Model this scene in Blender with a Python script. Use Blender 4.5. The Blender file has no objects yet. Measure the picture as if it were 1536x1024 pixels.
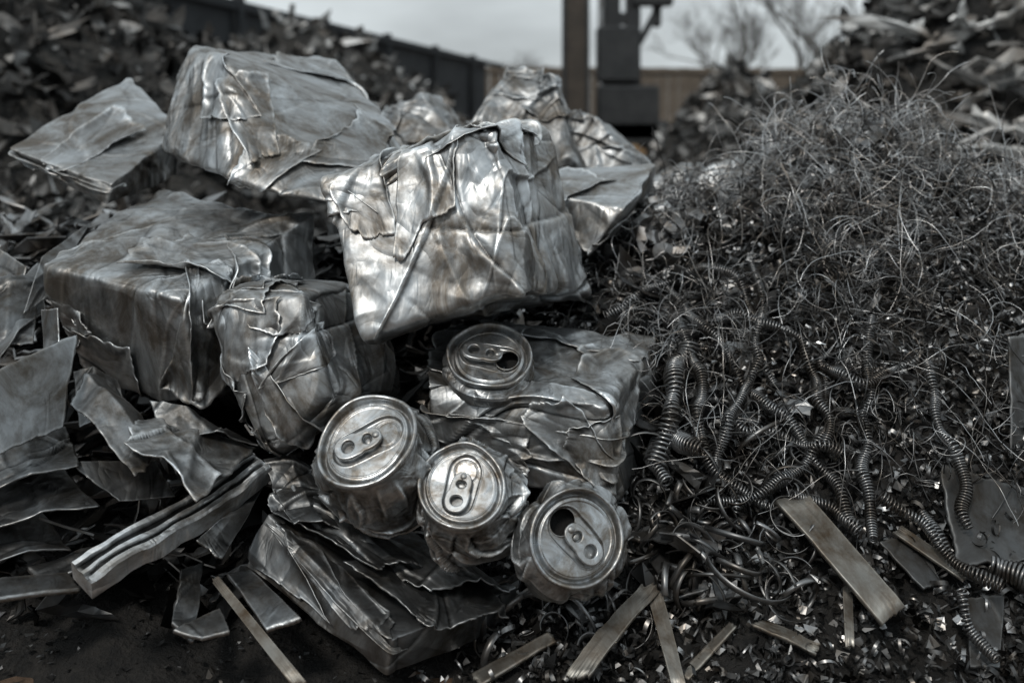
import bpy, math, random
import numpy as np
from mathutils import Vector, Matrix
random.seed(5); rng=np.random.default_rng(11)
S=bpy.context.scene
S.view_settings.view_transform='Standard'
try: S.view_settings.look='None'
except Exception: pass
HC=0.70; FP=1500.0
# ---------- survey helper: bearings (mm on a 1.5 m grid) + true distance -> world metres
def at(x,y,d): return Vector(((x-768)/FP*d, d, HC-(y-200)/FP*d))
# ---------- numpy noise
def h3(i,j,k,s):
    n=(i*374761393+j*668265263+k*1274126177+int(s)*974711)&0xffffffff
    n=((n^(n>>13))*1103515245)&0xffffffff
    n=((n^(n>>16))*1664525013)&0xffffffff
    n=n^(n>>15)
    return n/4294967295.0
def vn(P,s):
    P=np.asarray(P,float); I=np.floor(P).astype(np.int64); f=P-I; f=f*f*(3-2*f)
    r=0
    for a in (0,1):
        for b in (0,1):
            for c in (0,1):
                w=(f[:,0] if a else 1-f[:,0])*(f[:,1] if b else 1-f[:,1])*(f[:,2] if c else 1-f[:,2])
                r=r+w*h3(I[:,0]+a,I[:,1]+b,I[:,2]+c,s)
    return r*2-1
def rotm(s):
    A=np.random.default_rng(s).normal(size=(3,3)); Q,_=np.linalg.qr(A); return Q
def kuhn(Q,s):
    # piecewise-linear noise: flat facets that meet in sharp creases
    Q=Q@rotm(s).T+s*1.37
    I=np.floor(Q).astype(np.int64); f=Q-I
    o=np.argsort(-f,axis=1); fs=np.take_along_axis(f,o,1)
    v=h3(I[:,0],I[:,1],I[:,2],s)*(1-fs[:,0])
    J=I.copy(); ar=np.arange(len(Q))
    for k in range(3):
        J[ar,o[:,k]]+=1
        nx=fs[:,k+1] if k<2 else 0
        v=v+h3(J[:,0],J[:,1],J[:,2],s)*(fs[:,k]-nx)
    return v*2-1
def crumple(P,f,s,fine=1.0):
    Q=P*f
    W=np.stack([vn(Q*.9,s+21),vn(Q*.9,s+22),vn(Q*.9,s+23)],1)
    Q=Q+.26*W
    d=.95*kuhn(Q*.75,s)+.60*kuhn(Q*1.6,s+3)*(.5+.6*vn(Q*.6,s+61))+fine*(.36*kuhn(Q*3.2,s+5)*np.clip(.35+vn(Q*.8,s+62),0,1)+.10*kuhn(Q*7,s+6)*np.clip(.3+vn(Q,s+63),0,1))
    r=np.random.default_rng(s)
    for k in range(10):
        n=r.normal(size=3); n/=np.linalg.norm(n)
        tt=Q@n*r.uniform(.4,1.3)+r.uniform(0,9)+.22*vn(Q*.9,s+30+k)
        t=tt-np.floor(tt)-.5
        m=np.clip(vn(Q*.5,s+50+k)*2.4,0,1)
        # one-sided fold: steep lip on one side, long slope on the other
        d=d+r.choice([.54,-.36])*np.where(t>0,np.exp(-t/.14),np.exp(t/.020))*m
    return d
# ---------- mesh builders
def mk(name,V,F,mat,parent=None,smooth=True,val=None,center=True):
    V=np.asarray(V,float);F=np.asarray(F,np.int64)
    c=V.mean(0) if center else np.zeros(3)
    me=bpy.data.meshes.new(name); k=F.shape[1]
    me.vertices.add(len(V)); me.vertices.foreach_set('co',(V-c).ravel())
    me.loops.add(F.size); me.loops.foreach_set('vertex_index',F.ravel().astype(np.int32))
    me.polygons.add(len(F)); me.polygons.foreach_set('loop_start',(np.arange(len(F))*k).astype(np.int32))
    me.polygons.foreach_set('use_smooth',np.full(len(F),smooth))
    me.update(calc_edges=True); me.validate()
    if val is not None:
        a=me.attributes.new('val','FLOAT','POINT'); a.data.foreach_set('value',np.asarray(val,np.float32))
    o=bpy.data.objects.new(name,me); S.collection.objects.link(o)
    o.location=c
    if mat: me.materials.append(mat)
    if parent is not None:
        o.parent=parent; o.matrix_parent_inverse=Matrix.Translation(-Vector(parent.location))
    return o
def gridF(n,m,off=0):
    i,j=np.meshgrid(np.arange(n-1),np.arange(m-1),indexing='ij'); a=(i*m+j).ravel()+off
    return np.stack([a,a+m,a+m+1,a+1],1)
def solid(o,t):
    m=o.modifiers.new('thickness','SOLIDIFY'); m.thickness=t; m.offset=0
def curves(name,items,bevel,mat,res=0,parent=None,cyclic=False):
    cu=bpy.data.curves.new(name,'CURVE'); cu.dimensions='3D'; cu.bevel_depth=bevel; cu.bevel_resolution=res
    for pts,rad in items:
        sp=cu.splines.new('POLY'); n=len(pts); sp.points.add(n-1)
        co=np.ones((n,4)); co[:,:3]=pts; sp.points.foreach_set('co',co.ravel())
        if rad is not None: sp.points.foreach_set('radius',np.asarray(rad,float))
        sp.use_cyclic_u=cyclic; sp.use_smooth=True
    o=bpy.data.objects.new(name,cu); S.collection.objects.link(o); cu.materials.append(mat)
    if parent is not None: o.parent=parent
    return o
# ---------- materials
def N(nt,t,**k):
    n=nt.nodes.new(t)
    for a,b in k.items(): setattr(n,a,b)
    return n
def ridged(nt,L,vec,scale,dist=.6,detail=2,cap=.2):
    n=N(nt,'ShaderNodeTexNoise'); n.inputs['Scale'].default_value=scale; n.inputs['Detail'].default_value=detail; n.inputs['Distortion'].default_value=dist
    L(vec,n.inputs['Vector'])
    a=N(nt,'ShaderNodeMath',operation='SUBTRACT'); a.inputs[1].default_value=.5; L(n.outputs['Fac'],a.inputs[0])
    b=N(nt,'ShaderNodeMath',operation='ABSOLUTE'); L(a.outputs[0],b.inputs[0])
    c=N(nt,'ShaderNodeMath',operation='MINIMUM'); c.inputs[1].default_value=cap; L(b.outputs[0],c.inputs[0])
    return c.outputs[0]
def metal(name,base,rough=.36,metallic=.95,dirt=.7,bump=.5,sc=1.0,bd=1.0,crease=True,warm=(1.1,1.0,.88),cool=(.95,1.0,1.04),wear_shade=True):
    m=bpy.data.materials.new(name); m.use_nodes=True; nt=m.node_tree; L=nt.links.new
    b=nt.nodes['Principled BSDF']
    tc=N(nt,'ShaderNodeTexCoord'); V=tc.outputs['Object']
    n1=N(nt,'ShaderNodeTexNoise'); n1.inputs['Scale'].default_value=9*sc; n1.inputs['Detail'].default_value=8; n1.inputs['Roughness'].default_value=.72; n1.inputs['Distortion'].default_value=.7
    L(V,n1.inputs['Vector'])
    r=N(nt,'ShaderNodeValToRGB'); r.color_ramp.elements[0].position=.38; r.color_ramp.elements[1].position=.60
    lo=1-dirt
    r.color_ramp.elements[0].color=(base*lo*warm[0],base*lo*warm[1],base*lo*warm[2],1)
    r.color_ramp.elements[1].color=(base*cool[0],base*cool[1],base*cool[2],1)
    L(n1.outputs['Fac'],r.inputs['Fac']); col=r.outputs['Color']
    if wear_shade:  # worn ridges and crevice grime, plus crease shade and ridge highlights painted in
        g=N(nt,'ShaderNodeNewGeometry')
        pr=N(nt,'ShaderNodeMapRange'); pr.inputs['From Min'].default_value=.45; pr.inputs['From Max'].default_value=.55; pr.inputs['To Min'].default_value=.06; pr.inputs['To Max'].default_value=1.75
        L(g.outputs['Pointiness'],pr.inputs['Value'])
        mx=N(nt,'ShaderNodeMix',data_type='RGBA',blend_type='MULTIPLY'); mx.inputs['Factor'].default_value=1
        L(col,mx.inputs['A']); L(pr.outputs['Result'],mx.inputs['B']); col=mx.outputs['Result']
    L(col,b.inputs['Base Color'])
    b.inputs['Metallic'].default_value=metallic
    mp=N(nt,'ShaderNodeMapping'); mp.inputs['Scale'].default_value=(1,1,.22); mp.inputs['Rotation'].default_value=(.4,.7,.3)
    L(V,mp.inputs['Vector'])
    n2=N(nt,'ShaderNodeTexNoise'); n2.inputs['Scale'].default_value=34*sc; n2.inputs['Detail'].default_value=5
    L(mp.outputs['Vector'],n2.inputs['Vector'])
    # dirty areas are rougher than clean ones
    ra=N(nt,'ShaderNodeMath',operation='MULTIPLY_ADD'); L(n1.outputs['Fac'],ra.inputs[0]); ra.inputs[1].default_value=-.9; ra.inputs[2].default_value=.95
    av=N(nt,'ShaderNodeMath',operation='ADD'); L(ra.outputs[0],av.inputs[0]); L(n2.outputs['Fac'],av.inputs[1])
    rr=N(nt,'ShaderNodeMapRange'); rr.inputs['From Min'].default_value=.75; rr.inputs['From Max'].default_value=1.25; rr.inputs['To Min'].default_value=rough-.08; rr.inputs['To Max'].default_value=rough+.24
    L(av.outputs[0],rr.inputs['Value']); L(rr.outputs['Result'],b.inputs['Roughness'])
    b1=N(nt,'ShaderNodeBump'); b1.inputs['Strength'].default_value=bump; b1.inputs['Distance'].default_value=.0018*bd
    L(n2.outputs['Fac'],b1.inputs['Height'])
    if crease:
        b2=N(nt,'ShaderNodeBump'); b2.inputs['Strength'].default_value=bump; b2.inputs['Distance'].default_value=.015*bd
        L(ridged(nt,L,V,9*sc,1.6,1,.3),b2.inputs['Height']); L(b1.outputs['Normal'],b2.inputs['Normal'])
        b3=N(nt,'ShaderNodeBump'); b3.inputs['Strength'].default_value=bump; b3.inputs['Distance'].default_value=.006*bd
        L(ridged(nt,L,mp.outputs['Vector'],30*sc,1.2,1,.12),b3.inputs['Height']); L(b2.outputs['Normal'],b3.inputs['Normal']); L(b3.outputs['Normal'],b.inputs['Normal'])
    else: L(b1.outputs['Normal'],b.inputs['Normal'])
    return m
def smetal(name,base,rough,metallic=.9,val=False,sc=20,tint=(.97,1,1.03)):
    m=bpy.data.materials.new(name); m.use_nodes=True; nt=m.node_tree; L=nt.links.new; b=nt.nodes['Principled BSDF']
    tc=N(nt,'ShaderNodeTexCoord'); n=N(nt,'ShaderNodeTexNoise'); n.inputs['Scale'].default_value=sc; n.inputs['Detail'].default_value=3; L(tc.outputs['Object'],n.inputs['Vector'])
    r=N(nt,'ShaderNodeValToRGB'); r.color_ramp.elements[0].position=.38; r.color_ramp.elements[1].position=.62
    k=.35; r.color_ramp.elements[0].color=(base*k*1.1,base*k,base*k*.9,1); r.color_ramp.elements[1].color=(base*tint[0],base*tint[1],base*tint[2],1)
    L(n.outputs['Fac'],r.inputs['Fac']); col=r.outputs['Color']
    if val:
        a=N(nt,'ShaderNodeAttribute',attribute_name='val'); mx=N(nt,'ShaderNodeMix',data_type='RGBA',blend_type='MULTIPLY'); mx.inputs['Factor'].default_value=1
        L(col,mx.inputs['A']); L(a.outputs['Fac'],mx.inputs['B']); col=mx.outputs['Result']
    L(col,b.inputs['Base Color']); b.inputs['Metallic'].default_value=metallic; b.inputs['Roughness'].default_value=rough
    return m
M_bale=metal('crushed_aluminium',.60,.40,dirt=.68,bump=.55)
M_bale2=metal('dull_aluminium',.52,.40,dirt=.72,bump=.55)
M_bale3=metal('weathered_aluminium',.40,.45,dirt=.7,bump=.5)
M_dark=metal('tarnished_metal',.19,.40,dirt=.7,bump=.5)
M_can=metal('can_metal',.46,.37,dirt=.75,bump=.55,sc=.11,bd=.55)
M_lid=metal('can_lid_metal',.54,.33,dirt=.65,bump=.35,sc=.2,bd=.12,crease=False,wear_shade=False)
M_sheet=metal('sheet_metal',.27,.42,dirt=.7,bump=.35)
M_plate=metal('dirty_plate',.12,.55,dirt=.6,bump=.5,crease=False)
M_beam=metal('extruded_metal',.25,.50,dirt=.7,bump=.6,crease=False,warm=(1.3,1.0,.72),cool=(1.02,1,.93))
M_shard=smetal('scrap_pieces_metal',.40,.40,val=True)
M_shardD=smetal('dark_scrap_pieces',.24,.42,val=True)
M_far=smetal('far_scrap_metal',.42,.5,val=True,sc=4,metallic=.4,tint=(.98,1,1.0))
M_wire=smetal('wire_metal',.42,.38)
M_wired=smetal('dark_wire_metal',.11,.4)
M_wire2=smetal('bright_wire_metal',.75,.32)
M_spring=smetal('spring_steel',.28,.3)
def rough_mat(name,c1,c2,scale,bump,dist=.02,rough=.9):
    m=bpy.data.materials.new(name); m.use_nodes=True; nt=m.node_tree; L=nt.links.new; b=nt.nodes['Principled BSDF']
    tc=N(nt,'ShaderNodeTexCoord'); n=N(nt,'ShaderNodeTexNoise'); n.inputs['Scale'].default_value=scale; n.inputs['Detail'].default_value=8; n.inputs['Roughness'].default_value=.7
    L(tc.outputs['Object'],n.inputs['Vector']); r=N(nt,'ShaderNodeValToRGB')
    r.color_ramp.elements[0].position=.35; r.color_ramp.elements[1].position=.68
    r.color_ramp.elements[0].color=(*c1,1); r.color_ramp.elements[1].color=(*c2,1)
    L(n.outputs['Fac'],r.inputs['Fac']); L(r.outputs['Color'],b.inputs['Base Color']); b.inputs['Roughness'].default_value=rough
    n2=N(nt,'ShaderNodeTexNoise'); n2.inputs['Scale'].default_value=scale*4; n2.inputs['Detail'].default_value=6
    L(tc.outputs['Object'],n2.inputs['Vector'])
    bu=N(nt,'ShaderNodeBump'); bu.inputs['Strength'].default_value=bump; bu.inputs['Distance'].default_value=dist
    L(n2.outputs['Fac'],bu.inputs['Height']); L(bu.outputs['Normal'],b.inputs['Normal'])
    return m
M_soil=rough_mat('soil',(.048,.029,.018),(.15,.096,.062),14,.9,.010,.75)
M_mound=rough_mat('dirty_debris',(.003,.0035,.004),(.022,.020,.018),40,1,.01)
M_farmass=rough_mat('far_debris',(.010,.011,.012),(.06,.057,.052),5,1,.1)
M_wall=rough_mat('dark_concrete',(.018,.022,.026),(.04,.045,.05),1.5,.3)
M_fence=rough_mat('weathered_fence',(.085,.07,.055),(.16,.135,.11),2,.3)
M_bark=rough_mat('bark',(.06,.056,.05),(.11,.10,.09),5,.3)
M_paint=rough_mat('black_machine_paint',(.008,.010,.012),(.028,.03,.032),3,.3,.02,.5)
M_rust=rough_mat('rusty_column',(.03,.025,.02),(.06,.048,.038),3,.3,.02,.7)
M_ochre=rough_mat('ochre_paint',(.15,.09,.045),(.24,.16,.08),3,.3,.02,.6)
M_black=rough_mat('can_inside_shade',(.004,.004,.004),(.012,.012,.012),9,.2)

# ---------- terrain
def H(x,y):
    x=np.asarray(x,float);y=np.asarray(y,float)
    m1=.45*np.exp(-(((x+.2)/.9)**2+((y-2.1)/.6)**2))
    m3=.34*np.exp(-(((x+1.25)/.6)**2+((y-2.3)/.6)**2))
    rx=np.where(x>.76,.9,.40)
    m2=.43*np.exp(-(((x-.76)/rx)**2+((y-1.95)/.42)**2))
    sl=np.clip((x+.05)*3,0,1)*np.clip((y-1.15)*.35,0,.12)*np.clip((3.2-y),0,1)
    q=np.stack([np.ravel(x)*4.5,np.ravel(y)*4.5,np.ravel(x)*0+.5],1)
    bm=vn(q,44).reshape(x.shape)*.05*np.clip((x-.3)*4,0,1)*np.clip((y-1.4)*3,0,1)
    return m1+m3+m2+sl-.05+bm
def H1(x,y): return float(H(np.array([x]),np.array([y]))[0])
def drop(x,y,off=0.0):
    d=1.1
    while d<5:
        p=at(x,y,d)
        if p.z<=H1(p.x,p.y)+off: break
        d+=.01
    return at(x,y,d)
xs=np.linspace(-2.6,2.8,260); ys=np.linspace(1.0,4.2,170)
X,Y=np.meshgrid(xs,ys,indexing='ij'); P=np.stack([X.ravel(),Y.ravel(),np.zeros(X.size)],1)
P[:,2]=np.maximum(H(P[:,0],P[:,1]),-.05)+.018*vn(P*14,3)+.012*vn(P*35,4)-.004
mound=mk('scrap_mound',P,gridF(260,170),M_mound)
G=200
g=mk('ground',np.array([[-G,-G,0],[G,-G,0],[G,G,0],[-G,G,0]]),[[0,1,2,3]],M_soil,center=False)

# ---------- bales
def corners(c8): return np.array([list(at(*c)) for c in c8])
def cubeq(n):
    t=np.linspace(-1,1,n); t=np.sign(t)*np.abs(t)**.85; a,b=np.meshgrid(t,t,indexing='ij'); a=a.ravel();b=b.ravel();o=np.ones_like(a)
    Vs=[];Fs=[];off=0
    for ax,sg in ((0,1),(0,-1),(1,1),(1,-1),(2,1),(2,-1)):
        c=[None]*3; c[ax]=o*sg; u,v=[k for k in range(3) if k!=ax]; c[u]=a;c[v]=b
        Vs.append(np.stack(c,1)); F=gridF(n,n,off)
        flip=(sg<0)^(ax==1)
        Fs.append(F[:,::-1] if flip else F); off+=n*n
    V=np.concatenate(Vs);F=np.concatenate(Fs)
    k=np.round(V*100000).astype(np.int64)
    u,idx,inv=np.unique(k,axis=0,return_index=True,return_inverse=True)
    return V[idx],inv.ravel()[F]
def bale(name,c8,amp=.013,f=9,seed=1,mat=None,n=70,flaps=8,e=30,aniso=(1,1,1),lift=.013,bulge=0.0,pleat=.6):
    C=corners(c8)
    idx={(-1,-1,1):0,(1,-1,1):1,(1,-1,-1):2,(-1,-1,-1):3,(-1,1,1):4,(1,1,1):5,(1,1,-1):6,(-1,1,-1):7}
    def T(q):
        r=0
        for k,i in idx.items():
            w=(1+k[0]*q[:,0])*(1+k[1]*q[:,1])*(1+k[2]*q[:,2])/8
            r=r+w[:,None]*C[i]
        return r
    an=np.array(aniso)
    def surf(q):
        L=(np.abs(q)**e).sum(1)**(1/e)
        r=q/L[:,None]*1.02
        b2=1+bulge*(1-np.clip(((q**2).sum(1)-1)/2,0,1))
        nr=np.sign(q)*np.abs(q)**7; nr/=np.linalg.norm(nr,axis=1)[:,None]
        p=T(r*b2[:,None]); p2=T(r*b2[:,None]+nr*.02)
        D=p2-p; D/=np.linalg.norm(D,axis=1)[:,None]
        lay=np.abs(q[:,0])**8
        wq=.25*vn(q*1.5+seed,seed+82)
        pl=kuhn(np.stack([q[:,1]*5+wq*3,q[:,1]*0,q[:,2]*.9],1)+.3,seed+80)*lay
        ed=np.clip(((q**2).sum(1)-1.75)/.6,0,1)
        d=crumple(p*an,f,seed)+pleat*pl-ed*(.45+.9*kuhn(p*20,seed+81))
        return p,D,d
    q,F=cubeq(n); p,D,d=surf(q)
    o=mk(name,p+D*(d*amp)[:,None],F,mat)
    Vs=[];Fs=[];off=0; m=44
    r=np.random.default_rng(seed+99)
    for i in range(flaps):
        ax=r.choice([0,1,2],p=[.3,.4,.3]); sg={0:r.choice([1,-1]),1:-1,2:1}[ax]
        c=r.uniform(-.7,.7,3); k=[j for j in range(3) if j!=ax]
        kk=r.choice(k); c[kk]=r.choice([-1,1])*r.uniform(.6,1.0); c[ax]=sg
        u=np.zeros(3);v=np.zeros(3)
        th=r.normal()*.3+r.choice([0,1.57]); u[k[0]]=math.cos(th);u[k[1]]=math.sin(th);v[k[0]]=-math.sin(th);v[k[1]]=math.cos(th)
        a=r.uniform(.5,1.1);b=r.uniform(.22,.6)
        s,t=np.meshgrid(np.linspace(-1,1,m),np.linspace(-1,1,m),indexing='ij'); s=s.ravel();t=t.ravel()
        ed=np.maximum(np.abs(s),np.abs(t))
        ang=np.arctan2(t,s); cc=np.stack([np.cos(ang),np.sin(ang),ang*0+i],1)
        w=1+ed*(.16*kuhn(cc*1.6,seed+i)+.07*kuhn(cc*6,seed+i+5)+.03*kuhn(cc*17,seed+i+6))
        Q=c+np.outer(s*a*w*(1+.25*t*r.normal()),u)+np.outer(t*b*w*(1+.3*s*r.normal()),v)
        Q/=np.abs(Q).max(1)[:,None]
        p,D,d=surf(Q)
        lf=.0028+lift*ed**6*np.clip(.3+1.3*vn(np.stack([s*1.5,t*1.5,s*0+i*3.3],1),seed+40+i),-.2,1)
        own=crumple(p+i,f*1.5,seed+200+i)*amp*.24
        Vs.append(p+D*(d*amp*.85+lf+own)[:,None]); Fs.append(gridF(m,m,off)); off+=m*m
    if flaps:
        fo=mk('folded_flaps',np.concatenate(Vs),np.concatenate(Fs),mat,parent=o); solid(fo,.0012)
    return o
BN='crushed_metal_bale'
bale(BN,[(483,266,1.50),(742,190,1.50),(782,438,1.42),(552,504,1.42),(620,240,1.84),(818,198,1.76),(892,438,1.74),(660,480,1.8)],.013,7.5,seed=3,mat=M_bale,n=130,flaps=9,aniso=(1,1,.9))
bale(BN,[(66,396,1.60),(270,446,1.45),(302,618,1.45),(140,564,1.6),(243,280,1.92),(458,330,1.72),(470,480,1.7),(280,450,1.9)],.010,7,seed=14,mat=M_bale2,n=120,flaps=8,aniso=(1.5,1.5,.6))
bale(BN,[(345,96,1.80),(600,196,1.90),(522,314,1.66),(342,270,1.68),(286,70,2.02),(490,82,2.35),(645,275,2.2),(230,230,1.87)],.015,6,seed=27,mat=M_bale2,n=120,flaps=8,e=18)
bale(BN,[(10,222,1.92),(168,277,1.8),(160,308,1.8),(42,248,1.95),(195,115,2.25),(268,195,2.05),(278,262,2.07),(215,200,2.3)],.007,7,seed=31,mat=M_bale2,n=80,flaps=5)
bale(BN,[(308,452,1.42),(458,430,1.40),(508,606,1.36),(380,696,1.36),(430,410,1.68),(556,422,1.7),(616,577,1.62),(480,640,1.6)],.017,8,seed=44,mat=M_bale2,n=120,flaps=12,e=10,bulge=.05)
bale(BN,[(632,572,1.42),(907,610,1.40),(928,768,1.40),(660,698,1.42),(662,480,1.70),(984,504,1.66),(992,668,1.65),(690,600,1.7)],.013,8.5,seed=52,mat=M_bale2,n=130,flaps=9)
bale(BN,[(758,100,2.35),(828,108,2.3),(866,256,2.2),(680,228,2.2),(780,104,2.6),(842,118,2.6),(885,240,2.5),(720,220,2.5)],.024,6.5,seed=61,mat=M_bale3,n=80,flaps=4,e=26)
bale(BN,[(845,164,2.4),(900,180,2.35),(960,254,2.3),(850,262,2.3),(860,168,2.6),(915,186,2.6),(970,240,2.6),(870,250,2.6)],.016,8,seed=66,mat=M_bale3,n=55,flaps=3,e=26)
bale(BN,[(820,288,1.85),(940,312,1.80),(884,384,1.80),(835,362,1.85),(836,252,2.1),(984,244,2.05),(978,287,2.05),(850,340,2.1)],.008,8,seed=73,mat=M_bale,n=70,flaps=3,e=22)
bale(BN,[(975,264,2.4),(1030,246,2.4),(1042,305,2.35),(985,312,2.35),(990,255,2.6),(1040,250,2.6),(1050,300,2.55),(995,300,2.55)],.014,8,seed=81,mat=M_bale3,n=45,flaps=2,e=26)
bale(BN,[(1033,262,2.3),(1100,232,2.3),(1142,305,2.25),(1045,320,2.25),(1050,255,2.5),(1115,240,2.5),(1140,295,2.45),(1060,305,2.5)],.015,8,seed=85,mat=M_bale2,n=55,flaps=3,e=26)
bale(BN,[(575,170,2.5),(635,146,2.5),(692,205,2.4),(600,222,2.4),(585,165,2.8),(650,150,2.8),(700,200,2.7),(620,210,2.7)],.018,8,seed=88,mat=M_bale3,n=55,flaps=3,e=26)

# ---------- sheets
def sheet(name,c,mat,amp=.006,f=9,t=.002,n=44,m=44,seed=1,world=False,bend=0,jag=.02):
    c=[np.array(v if world else list(at(*v))) for v in c]
    s,r=np.meshgrid(np.linspace(0,1,n),np.linspace(0,1,m),indexing='ij'); s=s.ravel();r=r.ravel()
    js=jag*kuhn(np.stack([s*4,r*4,s*0],1),seed+5)+jag*.6*kuhn(np.stack([s*13,r*13,s*0+3],1),seed+6)
    jr=jag*kuhn(np.stack([s*4,r*4,s*0+9],1),seed+7)+jag*.6*kuhn(np.stack([s*13,r*13,s*0+5],1),seed+8)
    s2=s+js*(np.abs(2*s-1)**3); r2=r+jr*(np.abs(2*r-1)**3)
    p=((1-s2)*(1-r2))[:,None]*c[0]+(s2*(1-r2))[:,None]*c[1]+(s2*r2)[:,None]*c[2]+((1-s2)*r2)[:,None]*c[3]
    nn=np.cross(c[1]-c[0],c[3]-c[0]); nn/=np.linalg.norm(nn)+1e-9
    if nn[2]<0: nn=-nn
    d=crumple(p,f,seed)*amp+bend*(1-np.abs(2*s-1))
    o=mk(name,p+d[:,None]*nn,gridF(n,m),mat); solid(o,t); return o
SM='sheet_metal_scrap'
sheet(SM,[(-40,575,1.32),(118,498,1.45),(96,640,1.36),(-40,700,1.25)],M_sheet,.006,6,.003,seed=1,jag=.035)
sheet(SM,[(-20,505,1.55),(60,398,1.75),(70,470,1.6),(-5,540,1.45)],M_sheet,.008,7,seed=2,bend=.01)
sheet(SM,[(35,470,1.55),(62,385,1.65),(135,335,1.8),(75,440,1.6)],M_sheet,.006,7,seed=3,bend=.012)
sheet(SM,[(-20,355,1.75),(40,400,1.65),(30,470,1.6),(-30,450,1.7)],M_sheet,.008,8,seed=33,bend=.01)
sheet(SM,[(62,465,1.55),(85,462,1.5),(90,530,1.48),(66,530,1.5)],M_bale2,.004,9,seed=34)
sheet(SM,[(-30,430,1.62),(60,420,1.66),(50,520,1.52),(-30,530,1.5)],M_dark,.012,9,seed=36,bend=.01)
sheet(SM,[(110,560,1.50),(175,570,1.50),(200,640,1.44),(120,640,1.42)],M_dark,.012,9,seed=37,bend=.02)
sheet(SM,[(105,600,1.42),(150,552,1.5),(262,690,1.40),(200,712,1.30)],M_sheet,.012,8,seed=4,bend=.025,jag=.04)
sheet(SM,[(200,640,1.40),(385,672,1.42),(290,762,1.24),(185,665,1.32)],M_bale2,.014,8,seed=5,bend=.02,jag=.04)
sheet(SM,[(225,600,1.42),(330,640,1.42),(390,665,1.40),(240,655,1.38)],M_dark,.010,10,seed=6,bend=.02)
sheet(SM,[(100,690,1.36),(235,690,1.42),(262,745,1.40),(180,752,1.36)],M_dark,.006,8,seed=7)
sheet(SM,[(-30,650,1.40),(100,640,1.45),(120,700,1.35),(-30,750,1.3)],M_dark,.010,8,seed=8,bend=.015)
sheet(SM,[(-40,720,1.36),(90,700,1.42),(150,760,1.33),(-30,800,1.28)],M_dark,.010,9,seed=81,bend=.012)
sheet(SM,[(-40,790,1.34),(60,770,1.40),(110,815,1.33),(-30,850,1.27)],M_sheet,.008,9,seed=82,bend=.01)
sheet(SM,[(292,812,1.25),(345,775,1.33),(400,720,1.42),(330,842,1.25)],M_dark,.012,12,seed=9,bend=.015)
for i,(a,b,c_,d_) in enumerate([((395,690,1.40),(470,700,1.42),(520,800,1.32),(440,790,1.32)),((400,745,1.36),(470,730,1.40),(640,850,1.30),(560,850,1.26)),
    ((470,800,1.34),(640,800,1.42),(770,880,1.32),(640,890,1.26)),((520,850,1.28),(700,850,1.38),(765,925,1.27),(640,950,1.22))]):
    sheet(SM,[a,b,c_,d_],M_dark if i!=2 else M_sheet,.014,10,seed=20+i,bend=.012,n=70,m=70,jag=.04)
bale('crushed_metal_duct',[(400,768,1.36),(588,962,1.20),(580,1016,1.20),(358,848,1.33),(560,800,1.48),(772,880,1.34),(767,927,1.36),(560,860,1.5)],.006,8,seed=91,mat=M_sheet,n=90,flaps=4,e=50,bulge=.0,lift=.006,pleat=.1)
sheet(SM,[(270,858,1.3),(300,850,1.33),(290,965,1.2),(255,940,1.22)],M_dark,.006,14,.006,n=24,m=24,seed=41)
sheet(SM,[(340,862,1.3),(375,858,1.32),(452,930,1.2),(400,948,1.2)],M_sheet,.003,10,.005,n=24,m=24,seed=42)
sheet(SM,[(318,872,1.27),(330,866,1.27),(460,1024,1.13),(438,1028,1.13)],M_beam,.002,10,.006,n=24,m=10,seed=43)
sheet(SM,[(-30,875,1.25),(100,862,1.3),(120,885,1.26),(-30,905,1.2)],M_sheet,.004,9,.006,n=30,m=16,seed=44)
sheet(SM,[(260,945,1.19),(330,915,1.24),(345,950,1.19),(300,960,1.18)],M_sheet,.004,14,.005,n=24,m=24,seed=45)
sheet(SM,[(40,850,1.31),(230,805,1.4),(235,825,1.37),(60,880,1.28)],M_dark,.004,14,.006,n=30,m=16,seed=46)
def beam(name,a,b,w,h,mat):
    a=at(*a);b=at(*b); z=(b-a).normalized()
    up=Vector((0,-.45,1)); x=z.cross(up).normalized(); y=x.cross(z).normalized()
    prof=[(-1,-1),(-1,.75),(-.9,1),(-.62,1),(-.55,.55),(-.2,.55),(-.13,.8),(.13,.8),(.2,.55),(.55,.55),(.62,1),(.9,1),(1,.75),(1,-1)]
    n=60;V=[]
    for i in range(n):
        t=i/(n-1); c=a+(b-a)*t+x*(.004*math.sin(t*4.3))+y*.004*math.sin(t*7)
        for u,v in prof: V.append(c+x*(u*w/2*(1+.06*math.sin(t*23+u)))+y*(v*h/2))
    V=np.array([list(v) for v in V]); V+=.0025*np.stack([kuhn(V*45,1),kuhn(V*45,2),kuhn(V*45,3)],1)
    k=len(prof); F=[[i*k+j,i*k+(j+1)%k,(i+1)*k+(j+1)%k,(i+1)*k+j] for i in range(n-1) for j in range(k)]
    for base in (0,(n-1)*k):
        F+= [[base+a_ for a_ in q_] for q_ in ([0,1,12,13],[1,2,3,4],[4,5,8,9],[5,6,7,8],[9,10,11,12],[1,4,9,12])]
    return mk(name,V,F,mat,smooth=False)
beam('aluminium_channel_beam',(122,868,1.20),(395,702,1.40),.046,.026,M_bale2)
beam('aluminium_channel_beam',(60,700,1.5),(-60,760,1.3),.05,.03,M_dark)
def dsheet(name,c,mat,off=.03,**k):
    sheet(name,[list(drop(x,y,off)) for x,y in c],mat,world=True,**k)
dsheet('metal_plank',[(1163,752),(1214,746),(1357,912),(1322,936)],M_beam,.065,amp=.0025,f=9,t=.007,n=40,m=12,seed=51,jag=.015)
dsheet(SM,[(1405,700),(1560,740),(1560,840),(1440,850)],M_plate,.04,amp=.006,f=7,t=.006,seed=52,jag=.04)
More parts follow.
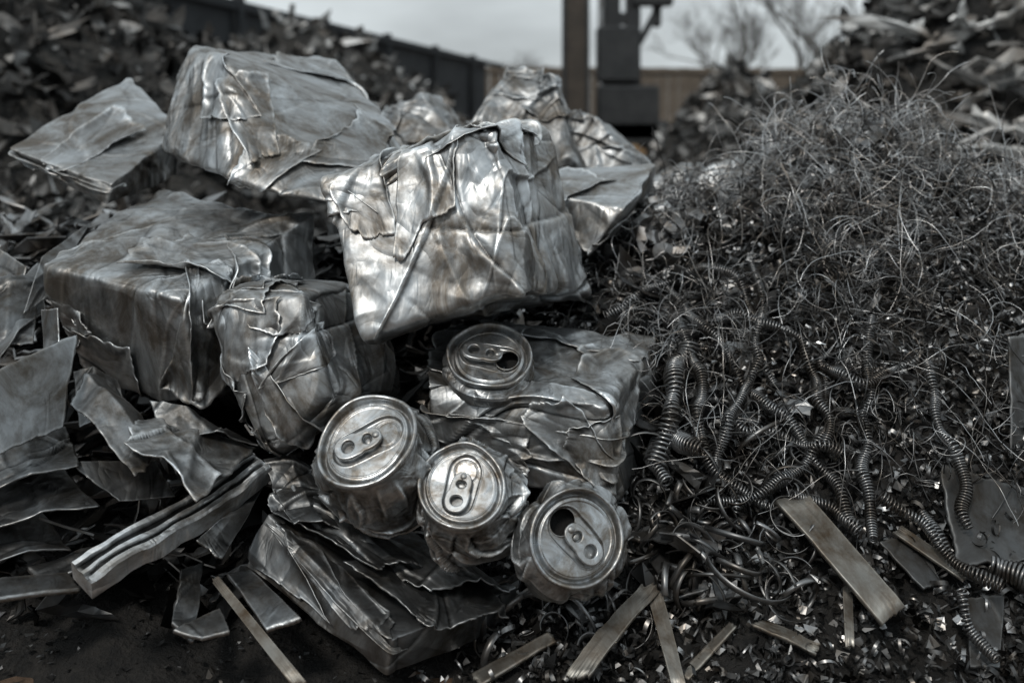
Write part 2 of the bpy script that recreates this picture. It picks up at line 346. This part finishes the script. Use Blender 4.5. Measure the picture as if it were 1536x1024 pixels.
dsheet(SM,[(1318,812),(1380,800),(1412,872),(1385,882)],M_plate,.03,amp=.004,f=9,t=.005,seed=53)
dsheet(SM,[(1450,898),(1505,892),(1500,1000),(1455,1002)],M_plate,.025,amp=.003,f=9,t=.006,seed=54)
dsheet('metal_plank',[(965,873),(988,882),(880,1018),(846,1008)],M_beam,.045,amp=.005,f=20,t=.006,n=40,m=14,seed=55,jag=.05)
dsheet('metal_plank',[(972,896),(995,892),(1030,1030),(1008,1030)],M_beam,.035,amp=.003,f=15,t=.005,n=30,m=12,seed=56,jag=.04)
dsheet('metal_plank',[(1128,938),(1150,932),(1228,966),(1222,982)],M_beam,.03,amp=.004,f=15,t=.006,n=30,m=14,seed=57,jag=.05)
dsheet('metal_plank',[(1264,880),(1278,880),(1281,970),(1268,970)],M_beam,.035,amp=.002,f=15,t=.005,n=24,m=8,seed=58)
dsheet('metal_plank',[(708,1010),(822,950),(834,962),(722,1028)],M_beam,.025,amp=.003,f=15,t=.005,n=30,m=10,seed=59)
dsheet('metal_plank',[(1020,1010),(1095,932),(1105,940),(1034,1020)],M_beam,.025,amp=.002,f=15,t=.004,n=30,m=8,seed=60)
dsheet('metal_plank',[(1340,800),(1352,790),(1455,860),(1445,872)],M_beam,.045,amp=.001,f=15,t=.005,n=30,m=8,seed=61)
dsheet('metal_plank',[(985,890),(1060,870),(1065,885),(990,905)],M_dark,.035,amp=.003,f=15,t=.005,n=30,m=10,seed=62)
sheet(SM,[(1512,505,1.5),(1575,500,1.55),(1575,700,1.5),(1516,690,1.46)],M_sheet,.002,6,.003,seed=63)

# ---------- cans
def sdcap(x,y,y0,y1,r0,r1):
    t=np.clip((y-y0)/(y1-y0),0,1); return np.hypot(x,y-(y0+(y1-y0)*t))-(r0+(r1-r0)*t)
def can(c,n,opn,R,Lb,taper,seed,opened,amp=.10,bw=1.0,shear=(0,0)):
    e=bpy.data.objects.new('crushed_drink_can',None); S.collection.objects.link(e)
    n=Vector(n).normalized(); y=Vector((opn[0],0,-opn[1])); y=(y-n*y.dot(n)).normalized(); x=y.cross(n)
    M=Matrix((x,y,n)).transposed().to_4x4(); M.translation=at(*c); e.matrix_world=M@Matrix.Diagonal((R,R,R,1))
    def add(name,V,F,mat,smooth=True):
        o=mk(name,V,F,mat,center=False,smooth=smooth); o.parent=e; return o
    prof=[(.90,-.16),(.95,-.12),(.99,-.07),(1.015,-.02),(1.0,.03),(.965,.045),(.93,.02),(.915,-.04),(.895,-.14),(.875,-.175),(.85,-.17),(.83,-.10),(.81,-.06)]
    rr=np.linspace(.80,0.004,70); prof+= [(a,-.055) for a in rr]
    pr=np.array(prof); K=len(pr); A=220; th=np.linspace(0,2*np.pi,A,endpoint=False)
    Rm,Tm=np.meshgrid(pr[:,0],th,indexing='ij'); Zm=np.repeat(pr[:,1][:,None],A,1)
    Xl=Rm*np.cos(Tm);Yl=Rm*np.sin(Tm)
    d=sdcap(Xl,Yl,-.34,.34,.36,.39); inn=Rm<.8
    bead=.034*np.exp(-(d/.020)**2)-.065/(1+np.exp(np.clip(d/.012,-30,30)))
    bead+=.018*np.exp(-((Rm-.755)/.014)**2)
    hd=np.hypot(Xl/.27,(Yl-.38)/.25)-1
    bead+=(-.02*np.exp(-(hd/.05)**2))
    def wobf(X_,Y_): return .09*vn(np.stack([X_*1.1,Y_*1.1,X_*0+seed],1),seed+4)+.06*kuhn(np.stack([X_*1.3,Y_*1.3,X_*0+seed],1),seed+5)
    Zm=Zm+np.where(inn,bead,0)+wobf(Xl.ravel(),Yl.ravel()).reshape(Xl.shape)*Rm
    def oval(V):
        a=seed*.7; s=1+.04*np.cos(2*(np.arctan2(V[:,1],V[:,0])-a)); V[:,0]*=s;V[:,1]*=s; return V
    V=oval(np.stack([Xl.ravel(),Yl.ravel(),Zm.ravel()],1))
    i,j=np.meshgrid(np.arange(K-1),np.arange(A),indexing='ij'); i=i.ravel();j=j.ravel();j2=(j+1)%A
    F=np.stack([i*A+j,i*A+j2,(i+1)*A+j2,(i+1)*A+j],1)
    if opened:
        fc=V[F].mean(1); keep=np.hypot(fc[:,0]/.30,(fc[:,1]-.42)/.26)>1
        F=F[keep]
        t=np.linspace(0,2*np.pi,60,endpoint=False)
        curves('opening_edge',[(np.stack([.302*np.cos(t),.42+.262*np.sin(t),t*0-.095],1),None)],.016,M_lid,2,parent=e,cyclic=True)
    add('lid',V,F,M_lid)
    cu=bpy.data.curves.new('pull_tab','CURVE'); cu.dimensions='2D'; cu.fill_mode='BOTH'; cu.extrude=.014; cu.bevel_depth=.026; cu.bevel_resolution=3
    def sp(pts):
        s=cu.splines.new('POLY'); s.points.add(len(pts)-1)
        for k,p in enumerate(pts): s.points[k].co=(p[0],p[1],0,1)
        s.use_cyclic_u=True
    t=np.linspace(0,2*np.pi,56,endpoint=False)
    out=[]
    for a in t:
        cx,sy=math.cos(a),math.sin(a); w=.235 if sy>0 else .275
        out.append((w*math.copysign(abs(cx)**.8,cx)*(1-.12*math.exp(-(sy*2.6)**2)), -.17+.45*math.copysign(abs(sy)**.85,sy)))
    sp(out)
    sp([(.165*math.cos(a),-.375+.150*math.sin(a)) for a in t])
    sp([(.140*math.cos(a),.015+.120*math.sin(a)) for a in t])
    to=bpy.data.objects.new('pull_tab',cu); S.collection.objects.link(to); cu.materials.append(M_lid); to.parent=e; to.location=(0,0,.012); to.rotation_euler=(random.uniform(-.07,-.02),random.uniform(-.05,.05),0)
    q,Fq=cubeq(10); q=q/np.linalg.norm(q,axis=1)[:,None]; add('rivet',q*np.array([.075,.075,.05])+np.array([0,.20,.04]),Fq,M_lid)
    add('tab_tongue',q*np.array([.10,.07,.035])+np.array([0,.015,-.06]),Fq,M_lid)
    A2=220;K2=130; z=np.linspace(0,1,K2)
    base=np.interp(z,[0,.03,.10,.22,.35,.75,.93,1],[.90,.955,1.02+.5*(bw-1),1.12*bw,1.15*bw,1.14*bw*(1-.5*(1-taper)),1.1*bw*taper,.02])
    zz=-.13-np.interp(z,[0,.93,1],[0,Lb,Lb*1.0])
    Z1=np.repeat(z[:,None],A2,1)
    Rm,Tm=np.meshgrid(base,np.linspace(0,2*np.pi,A2,endpoint=False),indexing='ij'); Zm=np.repeat(zz[:,None],A2,1)
    P=np.stack([(Rm*np.cos(Tm)).ravel(),(Rm*np.sin(Tm)).ravel(),Zm.ravel()],1)
    d=crumple(P*np.array([1,1,.8]),1.15,seed+70,fine=.8).reshape(Rm.shape)-.2
    k=np.clip((Z1-.04)/.16,0,1)*np.clip((1-Z1)/.1,0,1)
    Rm=Rm+d*amp*k*1.2*np.minimum(1,Rm)
    P=np.stack([(Rm*np.cos(Tm)).ravel()+shear[0]*(Z1**1.3).ravel(),(Rm*np.sin(Tm)).ravel()+shear[1]*(Z1**1.3).ravel(),(Zm+d*.06*k).ravel()],1)
    P[:,2]+=wobf((np.cos(Tm)).ravel(),(np.sin(Tm)).ravel())*.92
    P=oval(P)
    i,j=np.meshgrid(np.arange(K2-1),np.arange(A2),indexing='ij'); i=i.ravel();j=j.ravel();j2=(j+1)%A2
    add('can_body',P,np.stack([i*A2+j,(i+1)*A2+j,(i+1)*A2+j2,i*A2+j2],1),M_can)
    add('can_inside_shade',np.array([[-.8,-.8,-.4],[.8,-.8,-.4],[.8,.8,-.4],[-.8,.8,-.4]])*np.array([.9,.9,1]),[[0,1,2,3]],M_black)  # flat black sheet standing in for the shade seen through the opening
    return e
can((550,660,1.26),(-.20,-.62,.74),(.75,-.5),.0650,2.1,.66,3,False,amp=.24,bw=1.04)
can((692,728,1.235),(-.10,-.70,.68),(.12,-1),.0550,1.75,.75,8,False,amp=.25,bw=1.2)
can((866,806,1.22),(.22,-.88,.44),(-.62,-.8),.0590,1.1,.85,13,True,amp=.18,bw=1.10)
can((734,531,1.452),(-.02,-.52,.85),(.9,.45),.0635,.42,1.0,19,True,amp=.06)

# ---------- shards
def shards(name,P,size,mat,vals,asp=(.2,.9),tilt=1.0,bend=.35,thick=.0015,parent=None,nu=6,nv=3):
    n=len(P)
    u,v=np.meshgrid(np.linspace(-1,1,nu),np.linspace(-1,1,nv),indexing='ij');u=u.ravel();v=v.ravel();k=len(u)
    a=rng.uniform(*asp,n)
    U=np.repeat(u[None],n,0)*(1+.2*rng.normal(size=(n,1))*v); Vv=np.repeat(v[None],n,0)*a[:,None]*(1+.3*rng.normal(size=(n,1))*u)
    jit=.10*rng.normal(size=(n,k,2))
    U=U+jit[...,0];Vv=Vv+jit[...,1]*a[:,None]
    Z=bend*rng.normal(size=(n,1))*np.abs(U)**rng.choice([1,2],size=(n,1))+.25*rng.normal(size=(n,1))*U*Vv+.06*rng.normal(size=(n,k))
    L=np.stack([U,Vv,Z],2)*size[:,None,None]
    yaw=rng.uniform(0,2*np.pi,n); t1=rng.normal(size=n)*tilt*.6; t2=rng.normal(size=n)*tilt*.6
    def rot(ax,an):
        c,s=np.cos(an),np.sin(an); R=np.zeros((n,3,3)); i,j=[(1,2),(0,2),(0,1)][ax]; R[:,ax,ax]=1;R[:,i,i]=c;R[:,j,j]=c;R[:,i,j]=-s;R[:,j,i]=s; return R
    R=rot(2,yaw)@rot(0,t1)@rot(1,t2)
    W=np.einsum('nij,nkj->nki',R,L)+P[:,None,:]
    F=gridF(nu,nv)[None]+(np.arange(n)*k)[:,None,None]
    o=mk(name,W.reshape(-1,3),F.reshape(-1,4),mat,val=np.repeat(vals,k),parent=parent,smooth=False)
    if thick: solid(o,thick)
    return o
def scatter(n,x0,x1,y0,y1,off=(0,.03)):
    x=rng.uniform(x0,x1,n);y=rng.uniform(y0,y1,n); z=np.maximum(H(x,y),0)+rng.uniform(*off,n); return np.stack([x,y,z],1)
P=scatter(3000,-1.7,.30,1.28,3.2,(0,.05)); P=P[(H(P[:,0],P[:,1])>.035)]
shards('scrap_metal_pieces',P,rng.uniform(.012,.05,len(P)),M_shardD,rng.uniform(.1,1.2,len(P))**2,asp=(.15,.8),thick=.002,tilt=.8)  # colours darkened to paint in deep shade between the bales
P=scatter(330,-1.6,-.1,1.38,2.2,(.0,.08)); P=P[(H(P[:,0],P[:,1])>.04)]
shards('scrap_metal_strips',P,rng.uniform(.04,.10,len(P)),M_shardD,rng.uniform(.1,1.1,len(P)),asp=(.06,.25),thick=.003,tilt=.45,bend=.15)
P=scatter(300,-1.7,-.75,1.6,2.6,(.02,.10))
shards('scrap_metal_strips',P,rng.uniform(.04,.12,len(P)),M_shard,rng.uniform(.3,1.4,len(P)),asp=(.06,.2),thick=.004,tilt=.35,bend=.1)
P=scatter(700,.1,1.9,2.0,3.4,(0,.03))
shards('scrap_metal_pieces',P,rng.uniform(.02,.05,len(P)),M_shardD,rng.uniform(.1,.9,len(P)),asp=(.15,.8))
P=scatter(420,.12,.62,1.5,2.3,(0,.04))
shards('scrap_metal_pieces',P,rng.uniform(.010,.038,len(P)),M_shardD,rng.uniform(.2,1.4,len(P)),asp=(.15,.6))
# thick rubble chunks on the shoulder between bales and wire
P=scatter(240,.24,.72,1.85,2.5,(.01,.06))
shards('scrap_metal_chunks',P,rng.uniform(.010,.032,len(P)),M_shard,rng.uniform(.4,1.6,len(P)),asp=(.4,.9),thick=.014,tilt=1.2)
P=scatter(1500,-.95,.1,1.12,1.5,(0,.006)); shards('metal_flakes',P,rng.uniform(.0012,.006,len(P)),M_shard,rng.uniform(.1,.9,len(P)),tilt=.35,thick=0,nu=3,nv=2)
P=scatter(17000,-.15,1.5,1.12,1.9,(0,.02)); P=P[rng.uniform(size=len(P))<np.clip((P[:,0]+.15)*5,.05,1)]
shards('metal_filings',P,rng.uniform(.003,.009,len(P)),M_shard,rng.uniform(.1,1.4,len(P))**1.5,tilt=1.3,thick=0,nu=3,nv=2,bend=.6)
def curls(name,P,rad,width,sweep,vals,mat,seg=12,thick=0):
    n=len(P); t=np.linspace(0,1,seg)[None]; a0=rng.uniform(0,6.28,(n,1)); an=a0+t*sweep[:,None]
    r=rad[:,None]*(1+.5*t*rng.uniform(-1,1,(n,1)))
    c=np.stack([r*np.cos(an),r*np.sin(an),t*rng.uniform(-1,1,(n,1))*rad[:,None]*1.5],2)
    w=np.zeros_like(c); w[...,2]=width[:,None]; w[...,0]=width[:,None]*.3*np.cos(an)
    L=np.stack([c-w,c+w],2).reshape(n,seg*2,3)
    A=rng.normal(size=(n,3,3)); Q,_=np.linalg.qr(A)
    W=np.einsum('nij,nkj->nki',Q,L)+P[:,None,:]
    F=gridF(seg,2)[None]+(np.arange(n)*seg*2)[:,None,None]
    o=mk(name,W.reshape(-1,3),F.reshape(-1,4),mat,val=np.repeat(vals,seg*2))
    if thick: solid(o,thick)
    return o
P=scatter(6500,-.12,1.5,1.15,1.95,(0,.03)); P=P[rng.uniform(size=len(P))<np.clip((P[:,0]+.12)*5,.05,1)]
n=len(P); curls('metal_shavings',P,rng.uniform(.004,.012,n),rng.uniform(.001,.003,n),rng.uniform(2,7,n),rng.uniform(.2,1.4,n)**1.3,M_shard)
P=[]
for i in range(130):
    x=rng.uniform(930,1200);y=rng.uniform(680,900); P.append(list(drop(x,y,.02+rng.uniform(0,.03))))
for i in range(28):
    x=rng.uniform(720,960);y=rng.uniform(880,980); P.append(list(drop(x,y,.02)))
P=np.array(P); n=len(P); curls('metal_ribbon_turnings',P,rng.uniform(.014,.042,n),rng.uniform(.002,.0045,n),rng.uniform(2,5.5,n),rng.uniform(.3,.9,n),M_shard,seg=26,thick=.0012)

# ---------- springs
def catmull(p,n):
    p=np.array(p); p=np.vstack([2*p[0]-p[1],p,2*p[-1]-p[-2]]); out=[]
    for i in range(1,len(p)-2):
        for t in np.linspace(0,1,n,endpoint=False):
            a,b,c,d=p[i-1],p[i],p[i+1],p[i+2]
            out.append(.5*((2*b)+(-a+c)*t+(2*a-5*b+4*c-d)*t*t+(-a+3*b-3*c+d)*t**3))
    out.append(p[-2]); return np.array(out)
def spring(pts,r=.0070,w=.0015,pitch=.0046,off=.062):
    p=catmull([list(drop(x,y,off+random.uniform(-.018,.012))) for x,y in pts],30)
    p=p+.013*np.stack([vn(p*22,1),vn(p*22,2),vn(p*22,3)],1)
    seg=np.linalg.norm(np.diff(p,axis=0),axis=1); s=np.concatenate([[0],np.cumsum(seg)]); Ln=s[-1]
    m=int(Ln/pitch*11); ss=np.linspace(0,Ln,m); c=np.stack([np.interp(ss,s,p[:,k]) for k in range(3)],1)
    T=np.gradient(c,axis=0); T/=np.linalg.norm(T,axis=1)[:,None]
    a=np.cross(T,np.array([.3,.9,.31])); a/=np.linalg.norm(a,axis=1)[:,None]; b=np.cross(T,a)
    u=random.uniform(0,6)
    ph=np.arange(m)*2*np.pi/11+5.0*np.sin(ss*22+u)+2.5*np.sin(ss*51+u)
    rr=r*(1+.20*np.sin(ss*31+u)+.14*np.sin(ss*77+u))
    c=c+a*(rr*np.cos(ph))[:,None]+b*(rr*np.sin(ph))[:,None]
    curves('metal_coil_spring',[(c,None)],w,M_spring,1)
for sp_ in [
 [(905,470),(985,428),(1060,398),(1112,425),(1150,500)],
 [(1000,430),(1062,492),(1112,562),(1180,640),(1242,720),(1290,790)],
 [(1080,470),(1140,478),(1200,520),(1232,600),(1240,680)],
 [(1300,470),(1306,600),(1298,700),(1312,800)],
 [(1385,540),(1418,640),(1448,720),(1462,790)],
 [(1320,740),(1395,800),(1455,850),(1500,885)],
 [(1040,765),(1120,745),(1195,705),(1235,640),(1230,540)],
 [(1105,620),(1180,660),(1265,680)],
 [(1440,880),(1452,940),(1490,992)],
 [(1190,740),(1250,766),(1292,780)],
 [(1145,540),(1100,620),(1085,705),(1110,760)],
 [(1050,640),(1075,700),(1120,742),(1180,760)],
 [(1010,470),(1040,540),(1048,600),(1060,660)],
 [(1130,400),(1150,450),(1140,520),(1170,580)],
 [(1230,540),(1290,570),(1370,540)],
 [(1380,760),(1420,820),(1470,860)],
 ]: spring(sp_)
spring([(985,705),(1000,640),(1012,575),(1035,520)],r=.014,w=.0022,pitch=.0068)
spring([(1480,835),(1520,868),(1570,900)],r=.017,w=.0026,pitch=.0062,off=.05)
spring([(1000,720),(980,690),(1000,660),(1060,680)],r=.011,w=.002,pitch=.0056)

# ---------- wire tangle
def wires(n,region,Lr,curl,off,upb=0,step=14,seed=1,cap=.07,dens=3.5):
    r=np.random.default_rng(seed)
    P=[]
    while len(P)<n:
        x=r.uniform(region[0][0],region[0][1],4000);y=r.uniform(region[1][0],region[1][1],4000); h=H(x,y)
        k=r.uniform(size=4000)<np.clip((h-.12)*dens,0,1); clump=vn(np.stack([x*9,y*9,x*0],1),77)
        k&=r.uniform(size=4000)<np.clip(.6+1.3*clump,.06,1)
        P+=list(np.stack([x[k],y[k],h[k]],1))
    p=np.array(P[:n]); p[:,2]+=r.uniform(*off,n)
    d=r.normal(size=(n,3)); d[:,2]=d[:,2]*.7+upb; d/=np.linalg.norm(d,axis=1)[:,None]
    ax=r.normal(size=(n,3)); ax/=np.linalg.norm(ax,axis=1)[:,None]
    ds=(r.uniform(*Lr,n)/step)[:,None]; kk=(r.uniform(*curl,n)*r.choice([-1,1],n))[:,None]
    T=[p.copy()]
    for s in range(step):
        d=d+np.cross(ax,d)*kk*ds+r.normal(size=(n,3))*.10; ax=ax+r.normal(size=(n,3))*.12; d/=np.linalg.norm(d,axis=1)[:,None]
        p=p+d*ds; hh=H(p[:,0],p[:,1])
        lo=p[:,2]<hh-.01; d[lo,2]=np.abs(d[lo,2]); hi=p[:,2]>hh+cap; d[hi,2]-=.25
        T.append(p.copy())
    T=np.stack(T,1)
    return [(T[i],None) for i in range(n)]
tangle=bpy.data.objects.new('steel_wire_tangle',None); S.collection.objects.link(tangle)
reg=((.15,1.5),(1.42,2.3))
curves('dark_wires',wires(2200,reg,(.06,.24),(8,40),(.0,.06),seed=2),.0011,M_wired,0,parent=tangle)
curves('fine_wires',wires(3600,reg,(.05,.2),(10,70),(.0,.075),seed=1),.0006,M_wire,0,parent=tangle)
curves('bright_wires',wires(850,reg,(.10,.34),(3,24),(.03,.08),upb=.2,seed=3,step=20),.00055,M_wire2,0,parent=tangle)
curves('stray_top_wires',wires(750,((.45,1.4),(1.65,2.15)),(.05,.20),(4,40),(.04,.10),upb=.9,seed=4,cap=.16,dens=2.5),.0006,M_wire2,0,parent=tangle)
curves('spiky_strands',wires(130,((.45,1.4),(1.65,2.15)),(.10,.22),(0,7),(.05,.09),upb=2.0,seed=9,cap=.22,dens=2.5),.0008,M_wire2,0,parent=tangle)
x=rng.uniform(.3,1.5,4200);y=rng.uniform(1.5,2.3,4200);z=H(x,y)+rng.uniform(.0,.085,4200)
P=np.stack([x,y,z],1)
shards('metal_slivers',P,rng.uniform(.003,.008,len(P)),M_shard,rng.uniform(.1,2.0,len(P)),tilt=2,thick=0,nu=4,nv=2,bend=.5,asp=(.15,.45))

# ---------- background heaps
def heap(cx,cy,rx,ry,h,n,size,seed,vals=(.1,1),asp=(.12,.6)):
    gx=np.linspace(-2.2,2.2,90); X,Y=np.meshgrid(cx+gx*rx,cy+gx*ry,indexing='ij')
    def HH(x,y):
        q=np.stack([x,y,x*0],1)
        return h*np.exp(-(((x-cx)/rx)**2+((y-cy)/ry)**2))*(1+.22*vn(q*1.4,seed)+.1*vn(q*4,seed+1))-.03
    V=np.stack([X.ravel(),Y.ravel(),HH(X.ravel(),Y.ravel())],1)
    V+= .04*np.stack([vn(V*6,seed+4),vn(V*6,seed+5),vn(V*6,seed+6)],1)
    o=mk('scrap_heap',V,gridF(90,90),M_farmass)
    x=cx+rng.uniform(-1.8,1.8,n)*rx; y=cy+rng.uniform(-1.8,.8,n)*ry
    z=HH(x,y); k=z>.02; x,y,z=x[k],y[k],z[k]
    P=np.stack([x,y,z+rng.uniform(0,.06,len(x))],1)
    shards('heap_pieces',P,rng.uniform(0,1,len(P))**1.7*(size[1]-size[0])+size[0],M_far,rng.uniform(0,1,len(P))**3*(vals[1]-vals[0])+vals[0],asp=asp,thick=0,parent=o,tilt=1.1,bend=.6)
    return o
heap(-2.5,5.3,1.35,1.3,1.75,5500,(.02,.11),101,(.05,.9))
heap(-2.4,10,1.9,1.6,1.95,5000,(.04,.16),102,(.25,2.4))
heap(-5.2,9,2.4,2,2.6,2500,(.05,.2),106,(.1,1.0))
heap(2.75,5.2,1.45,1.3,1.9,7000,(.02,.09),103,(.05,2.0))
heap(2.25,10,.75,1.2,1.35,3500,(.04,.13),104,(.2,1.8))
heap(5.8,9,2.3,2,2.6,2500,(.05,.2),107,(.1,1.0))
heap(-1.7,3.6,1.0,.7,.50,2200,(.02,.10),108,(.1,1.4),asp=(.06,.4))
heap(1.9,3.9,.8,.7,.58,2200,(.02,.08),109,(.1,1.2))
heap(0.1,4.0,1.0,.8,.24,1500,(.02,.08),110,(.1,1.0))
# unseen heaps added behind the viewer to darken reflections on the front faces
heap(-1.5,-4.5,3.0,1.6,2.6,700,(.1,.3),111,(.1,1.0))
heap(3.8,-3.8,2.2,1.8,2.4,500,(.1,.3),112,(.1,1.0))
heap(-5.5,-1.5,1.8,2.2,2.4,500,(.1,.3),113,(.1,1.0))
P=[]
for i in range(90):
    x=rng.uniform(1.9,3.2);y=rng.uniform(3.8,4.6); z=1.88*math.exp(-(((x-2.75)/1.45)**2+((y-5.2)/1.3)**2))+rng.uniform(.03,.18); P.append((x,y,z))
shards('long_metal_strips',np.array(P),rng.uniform(.12,.36,90),M_far,rng.uniform(.7,2.0,90),asp=(.05,.11),thick=.012,tilt=.5,bend=.1,nu=10)

# ---------- boxes
def box(name,c,s,mat,parent=None,rot=(0,0,0),bev=.01):
    V=np.array([[x,y,z] for x in(-.5,.5) for y in(-.5,.5) for z in(-.5,.5)])*np.array(s)
    F=[[0,1,3,2],[4,6,7,5],[0,4,5,1],[2,3,7,6],[0,2,6,4],[1,5,7,3]]
    o=mk(name,V,F,mat,smooth=False,center=False); o.location=c; o.rotation_euler=rot
    if bev: b=o.modifiers.new('bevel','BEVEL'); b.width=bev
    if parent is not None: o.parent=parent
    return o
def wallseg(name,a,b,h,t,mat,post,plank,pm):
    a=Vector(a);b=Vector(b);L=(b-a).length; an=math.atan2(b.y-a.y,b.x-a.x)
    e=bpy.data.objects.new(name,None); S.collection.objects.link(e); e.location=(a.x,a.y,0); e.rotation_euler=(0,0,an)
    n=int(L/plank)
    for i in range(n): box('panel',((i+.5)*plank,random.uniform(-.01,.01),h/2),(plank-.015,t,h+random.uniform(-.03,.03)),mat,e,bev=0)
    n=int(L/post)
    for i in range(n+1): box('post',(i*post,-t,h/2),(.12,.12,h+.08),pm,e,bev=0)
    box('top_rail',(L/2,-t*1.0-.004,h-.08),(L,.06,.12),pm,e,bev=0)
wallseg('perimeter_wall',(-7.3,1.0,0),(-.4,26,0),2.5,.16,M_wall,2.6,1.3,M_wall)
wallseg('board_fence',(-1.5,26.5,0),(14,27.5,0),2.45,.06,M_fence,2.4,.3,M_fence)
e=bpy.data.objects.new('crane_mast',None); S.collection.objects.link(e); e.location=(1.25,18,0)
def X_(px): return (px-768)/FP*18-1.25
box('column',(X_(862),0,3),(.38,.40,6.4),M_rust,e)
box('column_flange',(X_(845),-.22,3),(.07,.06,6.4),M_paint,e)
box('column_flange',(X_(880),-.22,3),(.07,.06,6.4),M_paint,e)
box('mast_rail',(X_(918),.1,3.2),(.30,.26,6),M_paint,e)
box('mast_rail',(X_(950),.1,3.2),(.26,.26,6),M_paint,e)
for i in range(9): box('crossbar',(X_(933),.05,.9+i*.62),(.55,.1,.22),M_paint,e)
box('hydraulic_cylinder',(X_(899),-.2,2.2),(.08,.1,3),M_sheet,e,bev=.03)
box('carriage',(X_(940),-.1,1.05),(1.1,.5,1.0),M_paint,e,bev=.05)
box('carriage',(X_(925),-.1,2.1),(.75,.4,1.0),M_paint,e,bev=.05)
box('machine_base',(X_(930),.1,.45),(1.7,.9,.95),M_paint,e,bev=.06)
box('base_plate',(X_(965),-.5,.25),(1.1,.5,.5),M_ochre,e,bev=.04)
box('boom_arm',(X_(978),0,2.75),(.12,.16,1.0),M_paint,e,rot=(0,.5,0))
box('boom_head',(X_(978),0,3.1),(.75,.25,.24),M_paint,e,bev=.04)
box('boom_hook',(X_(985),0,2.85),(.16,.16,.5),M_paint,e,bev=.04)

# ---------- bare trees
def tree(x,y,h,seed,spread=.5):
    r=random.Random(seed); it=[]
    def br(p,d,L,rad,lv):
        n=5;pts=[p.copy()];q=p.copy();dd=d.copy()
        for i in range(n):
            dd=(dd+Vector((r.gauss(0,.12),r.gauss(0,.12),r.gauss(0,.08)+.03))).normalized(); q=q+dd*L/n; pts.append(q.copy())
        it.append((np.array([list(v) for v in pts]),np.linspace(rad,rad*.55,n+1)))
        if lv==0: return
        for i in range(r.randint(3,5) if lv>1 else 4):
            k=r.randint(2,n); ax=Vector((r.gauss(0,1),r.gauss(0,1),r.gauss(0,.4)+.3)).normalized()
            nd=(dd*(1-spread)+ax*spread*1.1).normalized()
            br(pts[k],nd,L*r.uniform(.5,.75),rad*.5,lv-1)
    br(Vector((x,y,0)),Vector((0,0,1)),h*.45,.12,5)
    curves('bare_tree',it,1.0,M_bark,0)
tree(7.6,34,7.0,1,.42); tree(9.6,36,8.0,2,.42); tree(8.6,38,7.5,9,.42); tree(12,35,8,5); tree(1.0,44,5.2,4,.7); tree(.2,46,4.6,6,.7)

# ---------- sky & sun
w=bpy.data.worlds.new('World'); S.world=w; w.use_nodes=True; nt=w.node_tree; L=nt.links.new
bg=nt.nodes['Background']; bg.inputs['Strength'].default_value=.1
sky=N(nt,'ShaderNodeTexSky',sky_type='NISHITA'); sky.sun_disc=False; sky.sun_elevation=math.radians(50); sky.sun_rotation=math.radians(205)
hs=N(nt,'ShaderNodeHueSaturation'); hs.inputs['Saturation'].default_value=.3; L(sky.outputs['Color'],hs.inputs['Color'])
tc=N(nt,'ShaderNodeTexCoord'); sx=N(nt,'ShaderNodeSeparateXYZ'); L(tc.outputs['Generated'],sx.inputs['Vector'])
mr=N(nt,'ShaderNodeMapRange'); mr.inputs['From Min'].default_value=0; mr.inputs['From Max'].default_value=.9; mr.inputs['To Min'].default_value=7.2; mr.inputs['To Max'].default_value=8.0
L(sx.outputs['Z'],mr.inputs['Value'])
cn=N(nt,'ShaderNodeTexNoise'); cn.inputs['Scale'].default_value=2.6; cn.inputs['Detail'].default_value=5
mpp=N(nt,'ShaderNodeMapping'); mpp.inputs['Scale'].default_value=(1,1,3); L(tc.outputs['Generated'],mpp.inputs['Vector']); L(mpp.outputs['Vector'],cn.inputs['Vector'])
cr=N(nt,'ShaderNodeMapRange'); cr.inputs['From Min'].default_value=.35; cr.inputs['From Max'].default_value=.65; cr.inputs['To Min'].default_value=.68; cr.inputs['To Max'].default_value=1.2
L(cn.outputs['Fac'],cr.inputs['Value'])
mm=N(nt,'ShaderNodeMath',operation='MULTIPLY'); L(mr.outputs['Result'],mm.inputs[0]); L(cr.outputs['Result'],mm.inputs[1])
tn=N(nt,'ShaderNodeMix',data_type='RGBA',blend_type='MULTIPLY'); tn.inputs['Factor'].default_value=1; tn.inputs['A'].default_value=(.92,1.0,1.03,1)
L(mm.outputs['Value'],tn.inputs['B'])
mx=N(nt,'ShaderNodeMix',data_type='RGBA'); mx.inputs['Factor'].default_value=.9
L(hs.outputs['Color'],mx.inputs['A']); L(tn.outputs['Result'],mx.inputs['B']); L(mx.outputs['Result'],bg.inputs['Color'])
sd=bpy.data.lights.new('sun','SUN'); sd.energy=1.5; sd.angle=math.radians(10); sd.color=(1,.94,.86)
so=bpy.data.objects.new('sun',sd); S.collection.objects.link(so)
az=math.radians(205); el=math.radians(50)
dv=Vector((math.sin(az)*math.cos(el),math.cos(az)*math.cos(el),math.sin(el)))
so.rotation_euler=dv.to_track_quat('Z','Y').to_euler()

# ---------- camera
cd=bpy.data.cameras.new('camera'); cam=bpy.data.objects.new('camera',cd); S.collection.objects.link(cam)
cam.location=(0,0,HC); cam.rotation_euler=(math.radians(90),0,0)
cd.sensor_width=36; cd.lens=36*FP/1536; cd.shift_y=-312/1536; cd.clip_end=500; cd.clip_start=.05
cd.dof.use_dof=True; cd.dof.focus_distance=1.36; cd.dof.aperture_fstop=3.2
S.camera=cam
